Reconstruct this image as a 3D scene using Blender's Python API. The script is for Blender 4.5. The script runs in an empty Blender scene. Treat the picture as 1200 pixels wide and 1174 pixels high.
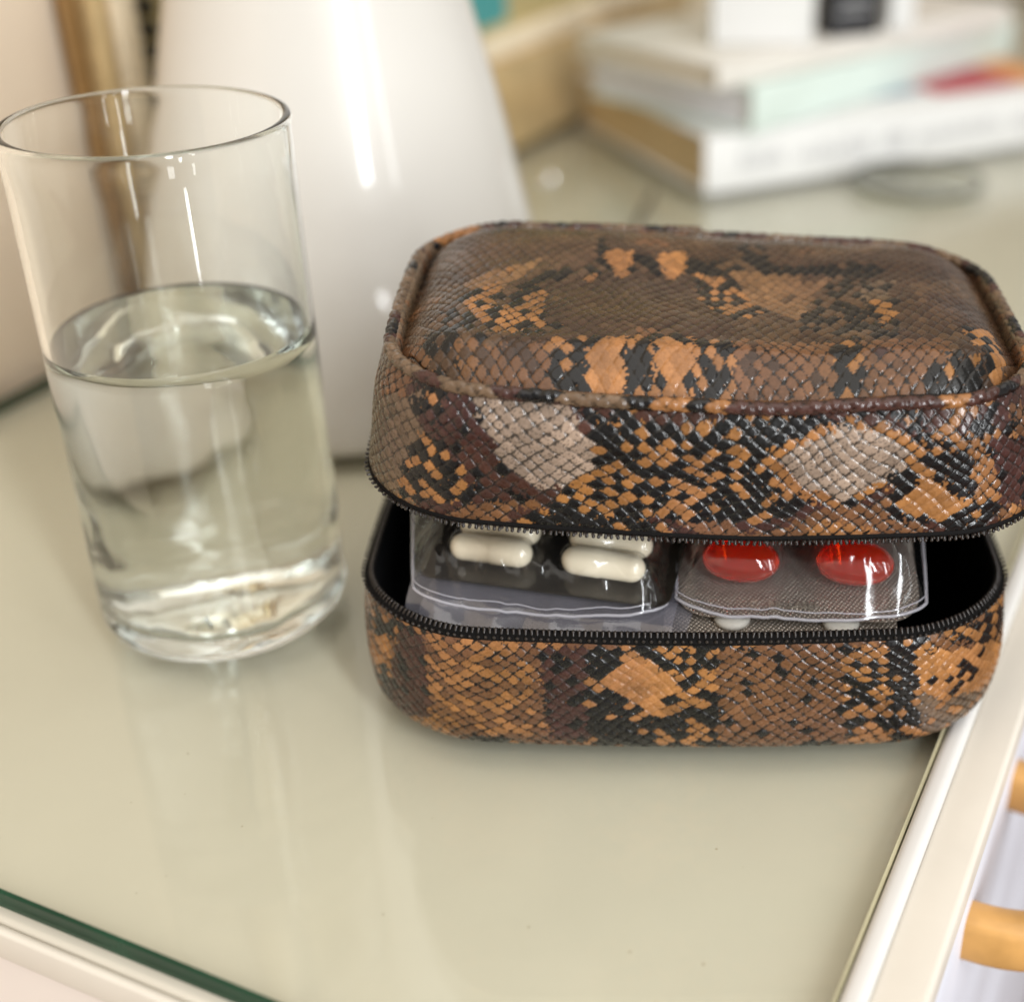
import bpy, math, random
import numpy as np
from mathutils import Matrix, Vector

random.seed(7)
rng = np.random.default_rng(7)
sc = bpy.context.scene
C = sc.collection

# ------------------------------------------------------------------ camera
CAM_H = 0.23148
cam_d = bpy.data.cameras.new("camera")
cam = bpy.data.objects.new("camera", cam_d)
C.objects.link(cam)
rt = Vector((0.99999687, 0.00121234, 0.00218916))
fw = Vector((0.0, 0.87481131, -0.4844638))
up = rt.cross(fw)
m = Matrix((rt, up, -fw)).transposed().to_4x4()
m.translation = (0, 0, CAM_H)
cam.matrix_world = m
cam_d.sensor_width = 36
cam_d.sensor_fit = 'HORIZONTAL'
cam_d.lens = 36 * 1619.8 / 1200
cam_d.shift_x = -160.57 / 1200
cam_d.shift_y = -25.2 / 1200
cam_d.clip_start = 0.01
cam_d.clip_end = 50
cam_d.dof.use_dof = True
cam_d.dof.focus_distance = 0.329
cam_d.dof.aperture_fstop = 4.9
cam_d.dof.aperture_blades = 0
sc.camera = cam

# ------------------------------------------------------------------ light
w = bpy.data.worlds.new("World")
sc.world = w
w.use_nodes = True
bg = w.node_tree.nodes["Background"]
bg.inputs[0].default_value = (1.0, 0.93, 0.84, 1)
bg.inputs[1].default_value = 0.41


def area(name, loc, target, sx, sy, power, col):
    d = bpy.data.lights.new(name, 'AREA')
    d.shape = 'RECTANGLE'
    d.size, d.size_y, d.energy, d.color = sx, sy, power, col
    o = bpy.data.objects.new(name, d)
    C.objects.link(o)
    o.location = loc
    dirv = Vector(target) - Vector(loc)
    o.rotation_euler = dirv.to_track_quat('-Z', 'Y').to_euler()
    return o


# tall glazed door behind and to the right of the camera, plus an overhead fill lamp added for ceiling bounce
area("window_light", (0.93, -1.27, 0.78), (-0.05, 0.35, 0.30), 0.18, 1.9, 40, (0.95, 0.98, 1.0))
area("window_light", (1.45, -0.92, 0.78), (-0.05, 0.35, 0.30), 0.08, 1.9, 5, (0.95, 0.98, 1.0))
area("window_light", (1.15, -1.10, -0.40), (-0.05, 0.35, 0.05), 0.07, 0.30, 1.2, (0.93, 0.97, 1.0))
area("ceiling_fill", (0.2, -0.2, 2.3), (0.2, -0.2, 0), 3.0, 3.0, 40, (1.0, 0.95, 0.88))

sc.view_settings.view_transform = 'Standard'
sc.view_settings.look = 'None'
sc.view_settings.gamma = 1
sc.view_settings.exposure = 0.1
sc.view_settings.use_curve_mapping = False
sc.render.engine = 'CYCLES'
cy = sc.cycles
cy.use_denoising = True
cy.max_bounces = 20
cy.transmission_bounces = 16
cy.glossy_bounces = 8
cy.diffuse_bounces = 5
cy.transparent_max_bounces = 28
cy.caustics_refractive = True
cy.caustics_reflective = True
cy.blur_glossy = 0.6
cy.sample_clamp_indirect = 8.0


# ------------------------------------------------------------------ materials
def mat(name, col=(.8, .8, .8), rough=.5, metal=0, spec=.5, coat=0, coat_r=.1, trans=0, ior=1.45, noise=0, nscale=200,
        bump=0, bscale=400, bdist=.0003, attr=None, alpha=1.0, sheen=0):
    mt = bpy.data.materials.new(name)
    mt.use_nodes = True
    nt = mt.node_tree
    b = nt.nodes["Principled BSDF"]
    b.inputs['Base Color'].default_value = (*col, 1)
    b.inputs['Roughness'].default_value = rough
    b.inputs['Metallic'].default_value = metal
    b.inputs['Specular IOR Level'].default_value = spec
    b.inputs['Coat Weight'].default_value = coat
    b.inputs['Coat Roughness'].default_value = coat_r
    b.inputs['Transmission Weight'].default_value = trans
    b.inputs['IOR'].default_value = ior
    b.inputs['Sheen Weight'].default_value = sheen
    src = None
    if attr:
        a = nt.nodes.new('ShaderNodeAttribute')
        a.attribute_name = attr
        src = a.outputs['Color']
        nt.links.new(src, b.inputs['Base Color'])
    tc = nt.nodes.new('ShaderNodeTexCoord')
    if noise:
        n = nt.nodes.new('ShaderNodeTexNoise')
        n.inputs['Scale'].default_value = nscale
        n.inputs['Detail'].default_value = 5
        nt.links.new(tc.outputs['Object'], n.inputs['Vector'])
        mx = nt.nodes.new('ShaderNodeMix')
        mx.data_type = 'RGBA'
        mx.blend_type = 'MULTIPLY'
        mx.inputs[0].default_value = 1
        r = nt.nodes.new('ShaderNodeMapRange')
        r.inputs[1].default_value = .3
        r.inputs[2].default_value = .7
        r.inputs[3].default_value = 1 - noise
        r.inputs[4].default_value = 1 + noise * .4
        nt.links.new(n.outputs['Fac'], r.inputs[0])
        if src:
            nt.links.new(src, mx.inputs[6])
        else:
            mx.inputs[6].default_value = (*col, 1)
        nt.links.new(r.outputs[0], mx.inputs[7])
        nt.links.new(mx.outputs[2], b.inputs['Base Color'])
        r2 = nt.nodes.new('ShaderNodeMapRange')
        r2.inputs[1].default_value = .3
        r2.inputs[2].default_value = .7
        r2.inputs[3].default_value = max(0, rough - .08)
        r2.inputs[4].default_value = rough + .1
        nt.links.new(n.outputs['Fac'], r2.inputs[0])
        nt.links.new(r2.outputs[0], b.inputs['Roughness'])
    if bump:
        n = nt.nodes.new('ShaderNodeTexNoise')
        n.inputs['Scale'].default_value = bscale
        n.inputs['Detail'].default_value = 4
        nt.links.new(tc.outputs['Object'], n.inputs['Vector'])
        bp = nt.nodes.new('ShaderNodeBump')
        bp.inputs['Strength'].default_value = bump
        bp.inputs['Distance'].default_value = bdist
        nt.links.new(n.outputs['Fac'], bp.inputs['Height'])
        nt.links.new(bp.outputs[0], b.inputs['Normal'])
    return mt


def clear_mat(name, tint=(.97, .97, .98), rough=.04, ior=1.45, haze=0.0, hazecol=(.8, .8, .85), bump=0, bscale=300, gain=1.0):
    """thin clear film or sheet: straight-through transmission plus fresnel reflection"""
    mt = bpy.data.materials.new(name)
    mt.use_nodes = True
    nt = mt.node_tree
    for n in list(nt.nodes):
        nt.nodes.remove(n)
    out = nt.nodes.new('ShaderNodeOutputMaterial')
    tr = nt.nodes.new('ShaderNodeBsdfTransparent')
    tr.inputs[0].default_value = (*tint, 1)
    gl = nt.nodes.new('ShaderNodeBsdfGlossy')
    gl.inputs['Roughness'].default_value = rough
    # Schlick reflectance from the view angle, the same on both faces of the thin sheet
    f0 = ((ior - 1) / (ior + 1)) ** 2
    geo = nt.nodes.new('ShaderNodeNewGeometry')
    dot = nt.nodes.new('ShaderNodeVectorMath')
    dot.operation = 'DOT_PRODUCT'
    nt.links.new(geo.outputs['Normal'], dot.inputs[0])
    nt.links.new(geo.outputs['Incoming'], dot.inputs[1])

    def math_node(op, x, y):
        q = nt.nodes.new('ShaderNodeMath')
        q.operation = op
        for i_, z_ in enumerate((x, y)):
            if z_ is None:
                continue
            if isinstance(z_, (int, float)):
                q.inputs[i_].default_value = z_
            else:
                nt.links.new(z_, q.inputs[i_])
        return q.outputs[0]

    cosv = math_node('ABSOLUTE', dot.outputs['Value'], None)
    fo = math_node('ADD', math_node('MULTIPLY', math_node('POWER', math_node('SUBTRACT', 1.0, cosv), 5.0), 1 - f0), f0)
    mx = nt.nodes.new('ShaderNodeMixShader')
    last = tr.outputs[0]
    if haze:
        df = nt.nodes.new('ShaderNodeBsdfDiffuse')
        df.inputs[0].default_value = (*hazecol, 1)
        m2 = nt.nodes.new('ShaderNodeMixShader')
        m2.inputs[0].default_value = haze
        nt.links.new(tr.outputs[0], m2.inputs[1])
        nt.links.new(df.outputs[0], m2.inputs[2])
        last = m2.outputs[0]
    if gain != 1.0:
        mu = nt.nodes.new('ShaderNodeMath')
        mu.operation = 'MULTIPLY'
        mu.use_clamp = True
        mu.inputs[1].default_value = gain
        nt.links.new(fo, mu.inputs[0])
        fo = mu.outputs[0]
    nt.links.new(fo, mx.inputs[0])
    nt.links.new(last, mx.inputs[1])
    nt.links.new(gl.outputs[0], mx.inputs[2])
    nt.links.new(mx.outputs[0], out.inputs[0])
    if bump:
        tc = nt.nodes.new('ShaderNodeTexCoord')
        n = nt.nodes.new('ShaderNodeTexNoise')
        n.inputs['Scale'].default_value = bscale
        n.inputs['Detail'].default_value = 3
        nt.links.new(tc.outputs['Object'], n.inputs['Vector'])
        bp = nt.nodes.new('ShaderNodeBump')
        bp.inputs['Strength'].default_value = bump
        bp.inputs['Distance'].default_value = .001
        nt.links.new(n.outputs['Fac'], bp.inputs['Height'])
        nt.links.new(bp.outputs[0], gl.inputs['Normal'])
        nt.links.new(bp.outputs[0], dot.inputs[0])
    return mt


M = dict(
    wall=mat('wall_paint', (.72, .60, .465), .7, noise=.04, nscale=14, bump=.15, bscale=220),
    floor=mat('floor_wood', (.16, .07, .035), .45, noise=.3, nscale=9),
    cream=mat('cream_paint', (.68, .635, .56), .38, noise=.05, nscale=40, bump=.05, bscale=90),
    board=mat('board_paint', (.605, .567, .485), .5, noise=.03, nscale=30),
    pink=mat('side_paint', (.76, .69, .64), .42, noise=.04, nscale=30, bump=.05, bscale=90),
    white=mat('white_paint', (.66, .65, .63), .35, noise=.03, nscale=30),
    lilac=mat('drawer_paint', (.72, .74, .82), .4, noise=.03, nscale=30),
    tanwood=mat('tan_wood', (.62, .33, .10), .4, noise=.25, nscale=70, coat=.2),
    sheet=clear_mat('sheet_glass', (.978, .987, .966), 0.012, 1.5),
    sheet_edge=mat('sheet_glass_edge', (.006, .045, .022), .2, spec=.3, noise=.3, nscale=60),
    sheet_edge_lit=mat('sheet_glass_edge_lit', (.50, .46, .30), .3, noise=.2, nscale=60),  # same glass edge, colour lightened for the light seen through the sheet
    glass=mat('tumbler_glass', (.985, 1, .99), 0.0, trans=1, ior=1.48),
    water=mat('water', (.985, 1, .985), 0.0, trans=1, ior=1.333),
    ceramic=mat('white_ceramic', (.655, .632, .59), .34, coat=.7, coat_r=.045, noise=.02, nscale=20, bump=.03, bscale=40),
    gold=mat('gilt_wood', (.62, .46, .24), .38, metal=.35, noise=.2, nscale=60),
    gold_light=mat('pale_gilt', (.86, .74, .55), .28, metal=.15, noise=.12, nscale=60),
    gold_dark=mat('dark_gilt', (.30, .17, .06), .45, metal=.2, noise=.2, nscale=60),
    bead=mat('bead_metal', (.05, .045, .03), .3, metal=.6),
    brass=mat('brass', (.7, .5, .2), .25, metal=1),
    lining=mat('black_lining', (.003, .003, .0035), .8, spec=.15, bump=.3, bscale=900),
    tape=mat('zip_tape', (.005, .0045, .0045), .8, spec=.15, bump=.5, bscale=1500),
    teeth=mat('zip_teeth', (.016, .011, .009), .28, spec=.5, coat=.25),
    leather=mat('embossed_leather', attr='col', rough=.27, spec=.32, coat=.32, coat_r=.08, noise=.18, nscale=900, bump=.10,
                bscale=1500, bdist=.0002),
    film=clear_mat('clear_film', (.975, .975, .98), .10, 1.5, haze=.003, bump=.25, bscale=80, gain=1.0),
    seam=clear_mat('clear_seam', (.86, .86, .89), .09, 1.5, haze=.30, hazecol=(.75, .74, .80), gain=2.0),
    blister=clear_mat('clear_blister', (.96, .96, .96), .09, 1.5, haze=.001, bump=.1, bscale=160, gain=1.0),
    tray=clear_mat('clear_tray', (.80, .80, .83), .08, 1.5, haze=.17, hazecol=(.58, .57, .66), bump=.6, bscale=70, gain=2.2),
    darkfoil=mat('dark_foil', (.035, .028, .02), .42, metal=.4, noise=.25, nscale=300, bump=.4, bscale=1200),
    capsule=mat('capsule_shell', (.88, .79, .60), .2, coat=.5, coat_r=.08),
    tablet=mat('white_tablet', (.55, .53, .48), .5),
    gel=mat('red_gel', (1.0, .055, .004), .06, trans=.80, ior=1.4, coat=.6, coat_r=.04),
    inkgrey=mat('grey_ink', (.38, .38, .39), .7),
    emboss=mat('embossed_foil', (.52, .46, .38), .3, metal=.7),
    paper=mat('paper_edge', (.60, .45, .27), .8, noise=.2, nscale=240),
    paperw=mat('white_paper_edge', (.68, .67, .70), .8, noise=.12, nscale=240),
    papercream=mat('cream_paper_edge', (.66, .56, .43), .8, noise=.15, nscale=240),
    coverw=mat('white_cover', (.70, .70, .69), .35, noise=.03, nscale=30),
    coverm=mat('mint_cover', (.62, .71, .66), .4, noise=.03, nscale=30),
    coverc=mat('cream_cover', (.68, .65, .60), .4, noise=.03, nscale=30),
    carton=mat('carton_white', (.70, .70, .69), .5),
    black=mat('black_print', (.02, .02, .024), .5),
    teal=mat('teal_print', (.06, .28, .28), .5),
    ochre=mat('ochre_print', (.42, .34, .16), .6, noise=.2, nscale=25),
    red=mat('red_print', (.42, .05, .07), .5),
    orange=mat('orange_print', (.65, .28, .08), .5),
    blue=mat('blue_print', (.25, .33, .42), .5),
    dish=mat('grey_dish', (.52, .51, .44), .3, spec=.6),
    dishglass=clear_mat('dish_glass', (.90, .90, .86), .05, 1.5, haze=.05, hazecol=(.4, .4, .34)),
    dishrim=mat('dish_rim', (.025, .025, .018), .3, spec=.6),
    cord=mat('brown_cord', (.07, .05, .035), .5),
    silver=mat('silver', (.8, .8, .78), .1, metal=1),
)
_b = M['gel'].node_tree.nodes['Principled BSDF']
_b.inputs['Subsurface Weight'].default_value = .6
_b.inputs['Subsurface Radius'].default_value = (1.0, .22, .06)
_b.inputs['Subsurface Scale'].default_value = .006
# fine knurl on the foil of the tablet cards
foil = mat('knurled_foil', (.50, .44, .38), .33, metal=.75)
nt = foil.node_tree
tc = nt.nodes.new('ShaderNodeTexCoord')
mp = nt.nodes.new('ShaderNodeMapping')
mp.inputs['Rotation'].default_value = (0, 0, .6)
wv = nt.nodes.new('ShaderNodeTexWave')
wv.inputs['Scale'].default_value = 330
wv2 = nt.nodes.new('ShaderNodeTexWave')
wv2.bands_direction = 'Y'
wv2.inputs['Scale'].default_value = 330
mlt = nt.nodes.new('ShaderNodeMath')
mlt.operation = 'MULTIPLY'
bp = nt.nodes.new('ShaderNodeBump')
bp.inputs['Strength'].default_value = .8
bp.inputs['Distance'].default_value = .0004
nt.links.new(tc.outputs['Object'], mp.inputs[0])
nt.links.new(mp.outputs[0], wv.inputs[0])
nt.links.new(mp.outputs[0], wv2.inputs[0])
nt.links.new(wv.outputs['Fac'], mlt.inputs[0])
nt.links.new(wv2.outputs['Fac'], mlt.inputs[1])
nt.links.new(mlt.outputs[0], bp.inputs['Height'])
nt.links.new(bp.outputs[0], nt.nodes['Principled BSDF'].inputs['Normal'])
M['foil'] = foil


# ------------------------------------------------------------------ mesh helpers
def link(name, me, parent=None):
    o = bpy.data.objects.new(name, me)
    C.objects.link(o)
    if parent is not None:
        o.parent = parent
    return o


def tag(o, label, cat=None, group=None, kind=None):
    if label:
        o['label'] = label
    if cat:
        o['category'] = cat
    if group:
        o['group'] = group
    if kind:
        o['kind'] = kind
    return o


def empty(name, loc=(0, 0, 0), rz=0.0, parent=None, rx=0.0):
    o = bpy.data.objects.new(name, None)
    o.empty_display_size = .02
    C.objects.link(o)
    o.location = loc
    o.rotation_euler = (rx, 0, rz)
    if parent:
        o.parent = parent
    return o


def mesh_np(name, V, F, material, parent=None, smooth=True, cols=None, mats=None, midx=None):
    """V (n,3); F (k,3|4) int array or list of lists"""
    me = bpy.data.meshes.new(name)
    V = np.asarray(V, np.float32)
    if isinstance(F, np.ndarray):
        k = F.shape[1]
        me.vertices.add(len(V))
        me.vertices.foreach_set('co', V.ravel())
        me.loops.add(F.size)
        me.loops.foreach_set('vertex_index', F.astype(np.int32).ravel())
        me.polygons.add(len(F))
        me.polygons.foreach_set('loop_start', np.arange(0, F.size, k, dtype=np.int32))
        me.polygons.foreach_set('loop_total', np.full(len(F), k, np.int32))
        me.update(calc_edges=True)
    else:
        me.from_pydata(V.tolist(), [], F)
        me.update()
    me.polygons.foreach_set('use_smooth', np.full(len(me.polygons), smooth))
    for mm in (mats or [material]):
        me.materials.append(mm)
    if midx is not None:
        me.polygons.foreach_set('material_index', np.asarray(midx, np.int32))
    if cols is not None:
        a = me.color_attributes.new('col', 'FLOAT_COLOR', 'POINT')
        c4 = np.ones((len(V), 4), np.float32)
        c4[:, :3] = cols
        a.data.foreach_set('color', c4.ravel())
    return link(name, me, parent)


def grid_faces(nu, nv, cu=False, cv=False):
    iu = np.arange(nu if cu else nu - 1)
    iv = np.arange(nv if cv else nv - 1)
    a, b = np.meshgrid(iu, iv, indexing='ij')
    a2, b2 = (a + 1) % nu, (b + 1) % nv
    return np.stack([a * nv + b, a2 * nv + b, a2 * nv + b2, a * nv + b2], -1).reshape(-1, 4)


def grid(name, P, material, parent=None, cu=False, cv=False, cols=None, smooth=True, flip=False):
    nu, nv = P.shape[:2]
    F = grid_faces(nu, nv, cu, cv)
    if flip:
        F = F[:, ::-1]
    return mesh_np(name, P.reshape(-1, 3), F, material, parent, smooth, cols)


def box(name, lo, hi, material, parent=None, bev=0.0, seg=3):
    import bmesh
    bm = bmesh.new()
    bmesh.ops.create_cube(bm, size=1)
    for v in bm.verts:
        v.co = [lo[i] + (v.co[i] + .5) * (hi[i] - lo[i]) for i in range(3)]
    if bev:
        bmesh.ops.bevel(bm, geom=list(bm.edges), offset=bev, segments=seg, profile=.5, affect='EDGES')
    me = bpy.data.meshes.new(name)
    bm.to_mesh(me)
    bm.free()
    me.materials.append(material)
    if bev:
        for p in me.polygons:
            p.use_smooth = True
        me.set_sharp_from_angle(angle=math.radians(35))
    return link(name, me, parent)


def lathe(name, prof, material, parent=None, n=96, closed=False, wob=None):
    prof = np.asarray(prof, float)
    t = np.linspace(0, 2 * np.pi, n, endpoint=False)
    P = np.stack([np.outer(np.cos(t), prof[:, 0]), np.outer(np.sin(t), prof[:, 0]), np.tile(prof[:, 1], (n, 1))], -1)
    if wob:
        P = wob(P)
    return grid(name, P, material, parent, cu=True, cv=closed)


def tube(name, pts, r, material, parent=None, n=10, closed=False, rr=None):
    pts = np.asarray(pts, float)
    T = np.roll(pts, -1, 0) - np.roll(pts, 1, 0)
    if not closed:
        T[0] = pts[1] - pts[0]
        T[-1] = pts[-1] - pts[-2]
    T /= np.linalg.norm(T, axis=1, keepdims=True) + 1e-12
    ref = np.array([0, 0, 1.0])
    A = np.cross(T, ref)
    bad = np.linalg.norm(A, axis=1) < .05
    A[bad] = np.cross(T[bad], [1.0, 0, 0])
    A /= np.linalg.norm(A, axis=1, keepdims=True)
    B = np.cross(A, T)
    t = np.linspace(0, 2 * np.pi, n, endpoint=False)
    rad = np.full(len(pts), r) if rr is None else np.asarray(rr)
    P = pts[:, None] + rad[:, None, None] * (A[:, None] * np.cos(t)[None, :, None] + B[:, None] * np.sin(t)[None, :, None])
    o = grid(name, P, material, parent, cu=closed, cv=True)
    return o


def smooth01(x):
    x = np.clip(x, 0, 1)
    return x * x * (3 - 2 * x)


def sstep(a, b, x):
    return smooth01((x - a) / (b - a))


_perm = rng.random((256, 256))


def vnoise(x, y, s=0):
    x = np.asarray(x) + s * 17.31
    y = np.asarray(y) + s * 9.77
    xi, yi = np.floor(x).astype(int), np.floor(y).astype(int)
    fx, fy = smooth01(x - xi), smooth01(y - yi)
    g = lambda i, j: _perm[i % 256, j % 256]
    return (g(xi, yi) * (1 - fx) + g(xi + 1, yi) * fx) * (1 - fy) + (g(xi, yi + 1) * (1 - fx) + g(xi + 1, yi + 1) * fx) * fy


def fbm(x, y, s=0, o=3):
    r, a, t = 0, 1, 0
    for k in range(o):
        r = r + a * vnoise(x * 2 ** k, y * 2 ** k, s + k)
        t += a
        a *= .5
    return r / t


# ------------------------------------------------------------------ the setting: wall, floor, dresser, glass sheet
TH = math.radians(66.05)
DV = np.array([math.cos(TH), math.sin(TH)])
NV = np.array([-DV[1], DV[0]])


def st(s, t):
    p = s * DV + t * NV
    return float(p[0]), float(p[1])


FLOOR = -0.76
GS, GT, WALL_T = 0.148, 0.0445, 0.430          # glass corner along and across the dresser, wall plane
LIP = 0.0272

e = empty('room', (0, 0, 0), TH)
C.objects.unlink(e)
bpy.data.objects.remove(e)
wall = box('wall', (-1.2, WALL_T, FLOOR), (3.2, WALL_T + .1, 1.9), M['wall'])
wall.rotation_euler[2] = TH
tag(wall, 'warm cream painted wall behind the dresser', kind='structure')
fl = box('floor', (-1.5, -2.0, FLOOR - .05), (3.2, WALL_T + .1, FLOOR), M['floor'])
fl.rotation_euler[2] = TH
tag(fl, 'dark brown wooden floor below the dresser', kind='structure')

dr = empty('dresser', (0, 0, FLOOR), TH)
tag(dr, 'cream painted dresser with a raised white lip along its drawer side', 'dresser')
Z = -FLOOR
S1 = 1.42
box('top_board', (GS - .0022, .0395, Z - .022), (S1, WALL_T - .001, Z - .0066), M['board'], dr, .0015)
box('front_rim', (GS - .0048, LIP + .012, Z - .0165), (GS - .0024, WALL_T - .002, Z - .0072), M['cream'], dr, .001)
box('raised_lip', (GS - .005, .0388, Z - .020), (S1, GT - .0003, Z + .0006), M['white'], dr, .0020, 4)
box('edge_strip', (GS - .005, LIP, Z - .0135), (S1, .0392, Z - .0026), M['cream'], dr, .0016, 4)
box('side_panel', (GS - .0030, LIP + .004, 0), (GS + .02, WALL_T - .003, Z - .0178), M['pink'], dr, .0006)
box('back_panel', (GS + .0205, WALL_T - .02, .02), (S1 - .03, WALL_T - .004, Z - .023), M['cream'], dr)
box('side_panel', (S1 - .03, LIP + .004, 0), (S1 - .008, WALL_T - .003, Z - .0225), M['pink'], dr, .0006)
box('face_rail', (GS + .02, LIP + .006, Z - .032), (S1 - .03, LIP + .02, Z - .0145), M['white'], dr, .001)
zt = Z - .0185
for k in range(4):
    zb = zt - .165
    for (sa, sb) in ((GS + .022, .79), (.795, S1 - .032)):
        df = box('drawer', (sa, LIP + .0022, zb), (sb, LIP + .018, zt), M['lilac'], dr, .0016, 3)
        tp = np.linspace(0, np.pi, 28)
        s0 = .304 if sa < .5 else 1.1
        pts = np.stack([s0 - .031 * np.cos(tp), LIP + .003 - .034 * np.sin(tp) ** .8, np.full(28, zt - .030)], -1)
        # flat strap bent into a bow
        T = np.gradient(pts, axis=0)
        T /= np.linalg.norm(T, axis=1, keepdims=True)
        Nn = np.stack([-T[:, 1], T[:, 0], 0 * T[:, 0]], -1)
        Bz = np.array([0, 0, 1.0])
        a = np.linspace(0, 2 * np.pi, 16, endpoint=False)
        ca, sa_ = np.sign(np.cos(a)) * np.abs(np.cos(a)) ** .5, np.sign(np.sin(a)) * np.abs(np.sin(a)) ** .5
        P = pts[:, None] + Nn[:, None] * (.0055 * ca)[None, :, None] + Bz * (.0075 * sa_)[None, :, None]
        grid('handle', P, M['tanwood'], df, cv=True)
    zt = zb - .004

gs = 1.40
V = []
gx0, gx1, gy0, gy1 = GS, gs, GT, WALL_T - .006
bv = .0007
# sheet with ground edges
ring = lambda i, z: [(gx0 + i, gy0 + i, z), (gx1 - i, gy0 + i, z), (gx1 - i, gy1 - i, z), (gx0 + i, gy1 - i, z)]
V = ring(bv, -.006) + ring(0, -.006 + bv) + ring(0, -bv) + ring(bv, 0)
F = [[3, 2, 1, 0], [12, 13, 14, 15]]
mi = [0, 0]
for L in range(3):
    for k in range(4):
        F.append([L * 4 + k, L * 4 + (k + 1) % 4, L * 4 + 4 + (k + 1) % 4, L * 4 + 4 + k])
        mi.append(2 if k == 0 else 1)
sheet = mesh_np('glass_sheet', V, F, None, smooth=False, mats=[M['sheet'], M['sheet_edge'], M['sheet_edge_lit']], midx=mi)
sheet.rotation_euler[2] = TH
tag(sheet, 'clear glass sheet with dark green edge lying on the dresser top', 'glass sheet')

# ------------------------------------------------------------------ tumbler and water
TX, TY, TR, THH, TW = -0.1246, 0.3411, 0.035, 0.1437, 0.0885


def arcp(cx, cz, r, a0, a1, n):
    a = np.radians(np.linspace(a0, a1, n))
    return [(cx + r * math.cos(t), cz + r * math.sin(t)) for t in a]




def wobble(P):
    """pressed glass is never quite round: gentle unevenness low in the wall and in the thick floor"""
    t = np.arctan2(P[..., 1], P[..., 0])
    rad = np.sqrt(P[..., 0] ** 2 + P[..., 1] ** 2)
    z = P[..., 2]
    nz = fbm(np.cos(t) * 1.6 + 5, np.sin(t) * 1.6 + z * 45, 301, 2) - .5
    nz = nz + .45 * (fbm(np.cos(t) * 4 + 9, np.sin(t) * 4 + z * 110, 311, 2) - .5)
    k = 1 + .055 * nz * (1 - sstep(.03, .088, z)) * sstep(.003, .012, z)
    Q = P.copy()
    Q[..., 0] *= k
    Q[..., 1] *= k
    inner = (z > .0050) & (z < .0165)
    dz = .0022 * (fbm(P[..., 0] * 90 + 4, P[..., 1] * 90, 305, 2) - .5)
    Q[..., 2] += np.where(inner, dz * (1 - sstep(.012, .0165, z)), 0)
    return Q


wt = .0019
ri = TR - wt
prof = [(0.0, .0016), (.012, .0014), (TR - .014, .0008)]
prof += [(TR - .0105, .0001)] + arcp(TR - .0085, .0085, .0085, -80, 0, 12)
prof += [(TR - .0001, z) for z in np.linspace(.012, THH - .003, 14)]
prof += arcp(TR - wt / 2, THH - wt * .62, wt * .62, 0, 180, 10)[0:]
prof += [(ri, z) for z in np.linspace(THH - .004, .020, 18)]
prof += arcp(ri - .011, .0175, .011, 0, -78, 12)
prof += [(.014, .0065), (.007, .0066), (0.0, .0067)]
tum = lathe('tumbler', prof, M['glass'], n=160, wob=wobble)
tum.location = (TX, TY, .0003)
tag(tum, 'straight clear glass tumbler half full of water', 'tumbler')
wr = ri + .00012
wp = [(0.0, .00658), (.007, .00648), (.014, .00638)]
wp += [(x + .00012, z - .0001) for (x, z) in arcp(ri - .011, .0175, .011, -78, 0, 12)]
wp += [(wr, z) for z in np.linspace(.021, TW, 16)]
wp += [(wr - .0006, TW), (.02, TW), (.01, TW), (0.0, TW)]
wat = lathe('water', wp, M['water'], n=160, wob=wobble)
wat.location = (TX, TY, .0003)
tag(wat, 'still clear water filling the lower half of the tumbler', 'water')

# ------------------------------------------------------------------ lamp
lp = empty('table_lamp', (-.118, .512, 0.0))
tag(lp, 'glossy white ceramic table lamp base, bell shaped, behind the tumbler', 'lamp')
zz = [0, .0015, .005, .012, .03, .053, .075, .1, .12, .137, .16, .19, .23, .28, .33, .36]
rr_ = [.0790, .0812, .0820, .0815, .0782, .0736, .0692, .0640, .0590, .0545, .0490, .0420, .0340, .0280, .0245, .0225]
zi = np.concatenate([np.linspace(0, .012, 8), np.linspace(.016, .36, 60)])
ri_ = np.interp(zi, zz, rr_)
k = np.ones(7) / 7
rs = ri_.copy()
rs[11:-3] = np.convolve(ri_, k, 'same')[11:-3]
lathe('lamp_body', [(0, 0.0004)] + [(r, z + .0004) for r, z in zip(rs, zi)] + [(0, .3604)], M['ceramic'], lp, n=128)
lathe('lamp_neck', [(0, .3606), (.016, .3606), (.016, .366), (.009, .370), (.009, .41), (.014, .413), (.014, .45), (0, .452)],
      M['brass'], lp, n=40)

# ------------------------------------------------------------------ gilt picture frame against the wall
pf = empty('picture_frame', (*st(.404, WALL_T - .004), 0), TH)
tag(pf, 'wide gilt picture frame leaning on the wall behind the lamp', 'picture frame')
FW, FH = .62, .50


def fbox(nm, x0, x1, z0, z1, t0, t1, mt, bev=.002):
    return box(nm, (x0, -t1, z0), (x1, -t0, z1), mt, pf, bev)


fbox('frame_stile', 0, .0065, .001, FH, 0, .007, M['gold_dark'])
fbox('frame_stile', .0065, .015, .001, FH, 0, .014, M['gold'], .003)
fbox('frame_stile', .015, .0285, .001, FH, 0, .017, M['gold_light'], .005)  # highlight along the moulding put into this strip's pale colour
fbox('frame_stile', FW - .031, FW, .001, FH, 0, .018, M['gold_light'], .006)
fbox('frame_rail', .031, FW - .031, .001, .054, 0, .018, M['gold'], .003)
fbox('frame_rail', .031, FW - .031, .054, .068, 0, .013, M['gold_light'], .003)
fbox('frame_rail', .031, FW - .031, FH - .06, FH, 0, .016, M['gold_light'], .003)
fbox('picture', .031, FW - .031, .068, FH - .06, 0, .005, M['ochre'], 0)
pic = fbox('picture_patch',   .24, .335, .073, .30, .005, .0056, M['teal'], 0)
import bmesh
bm = bmesh.new()
bmesh.ops.create_icosphere(bm, subdivisions=2, radius=.0040)
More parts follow.
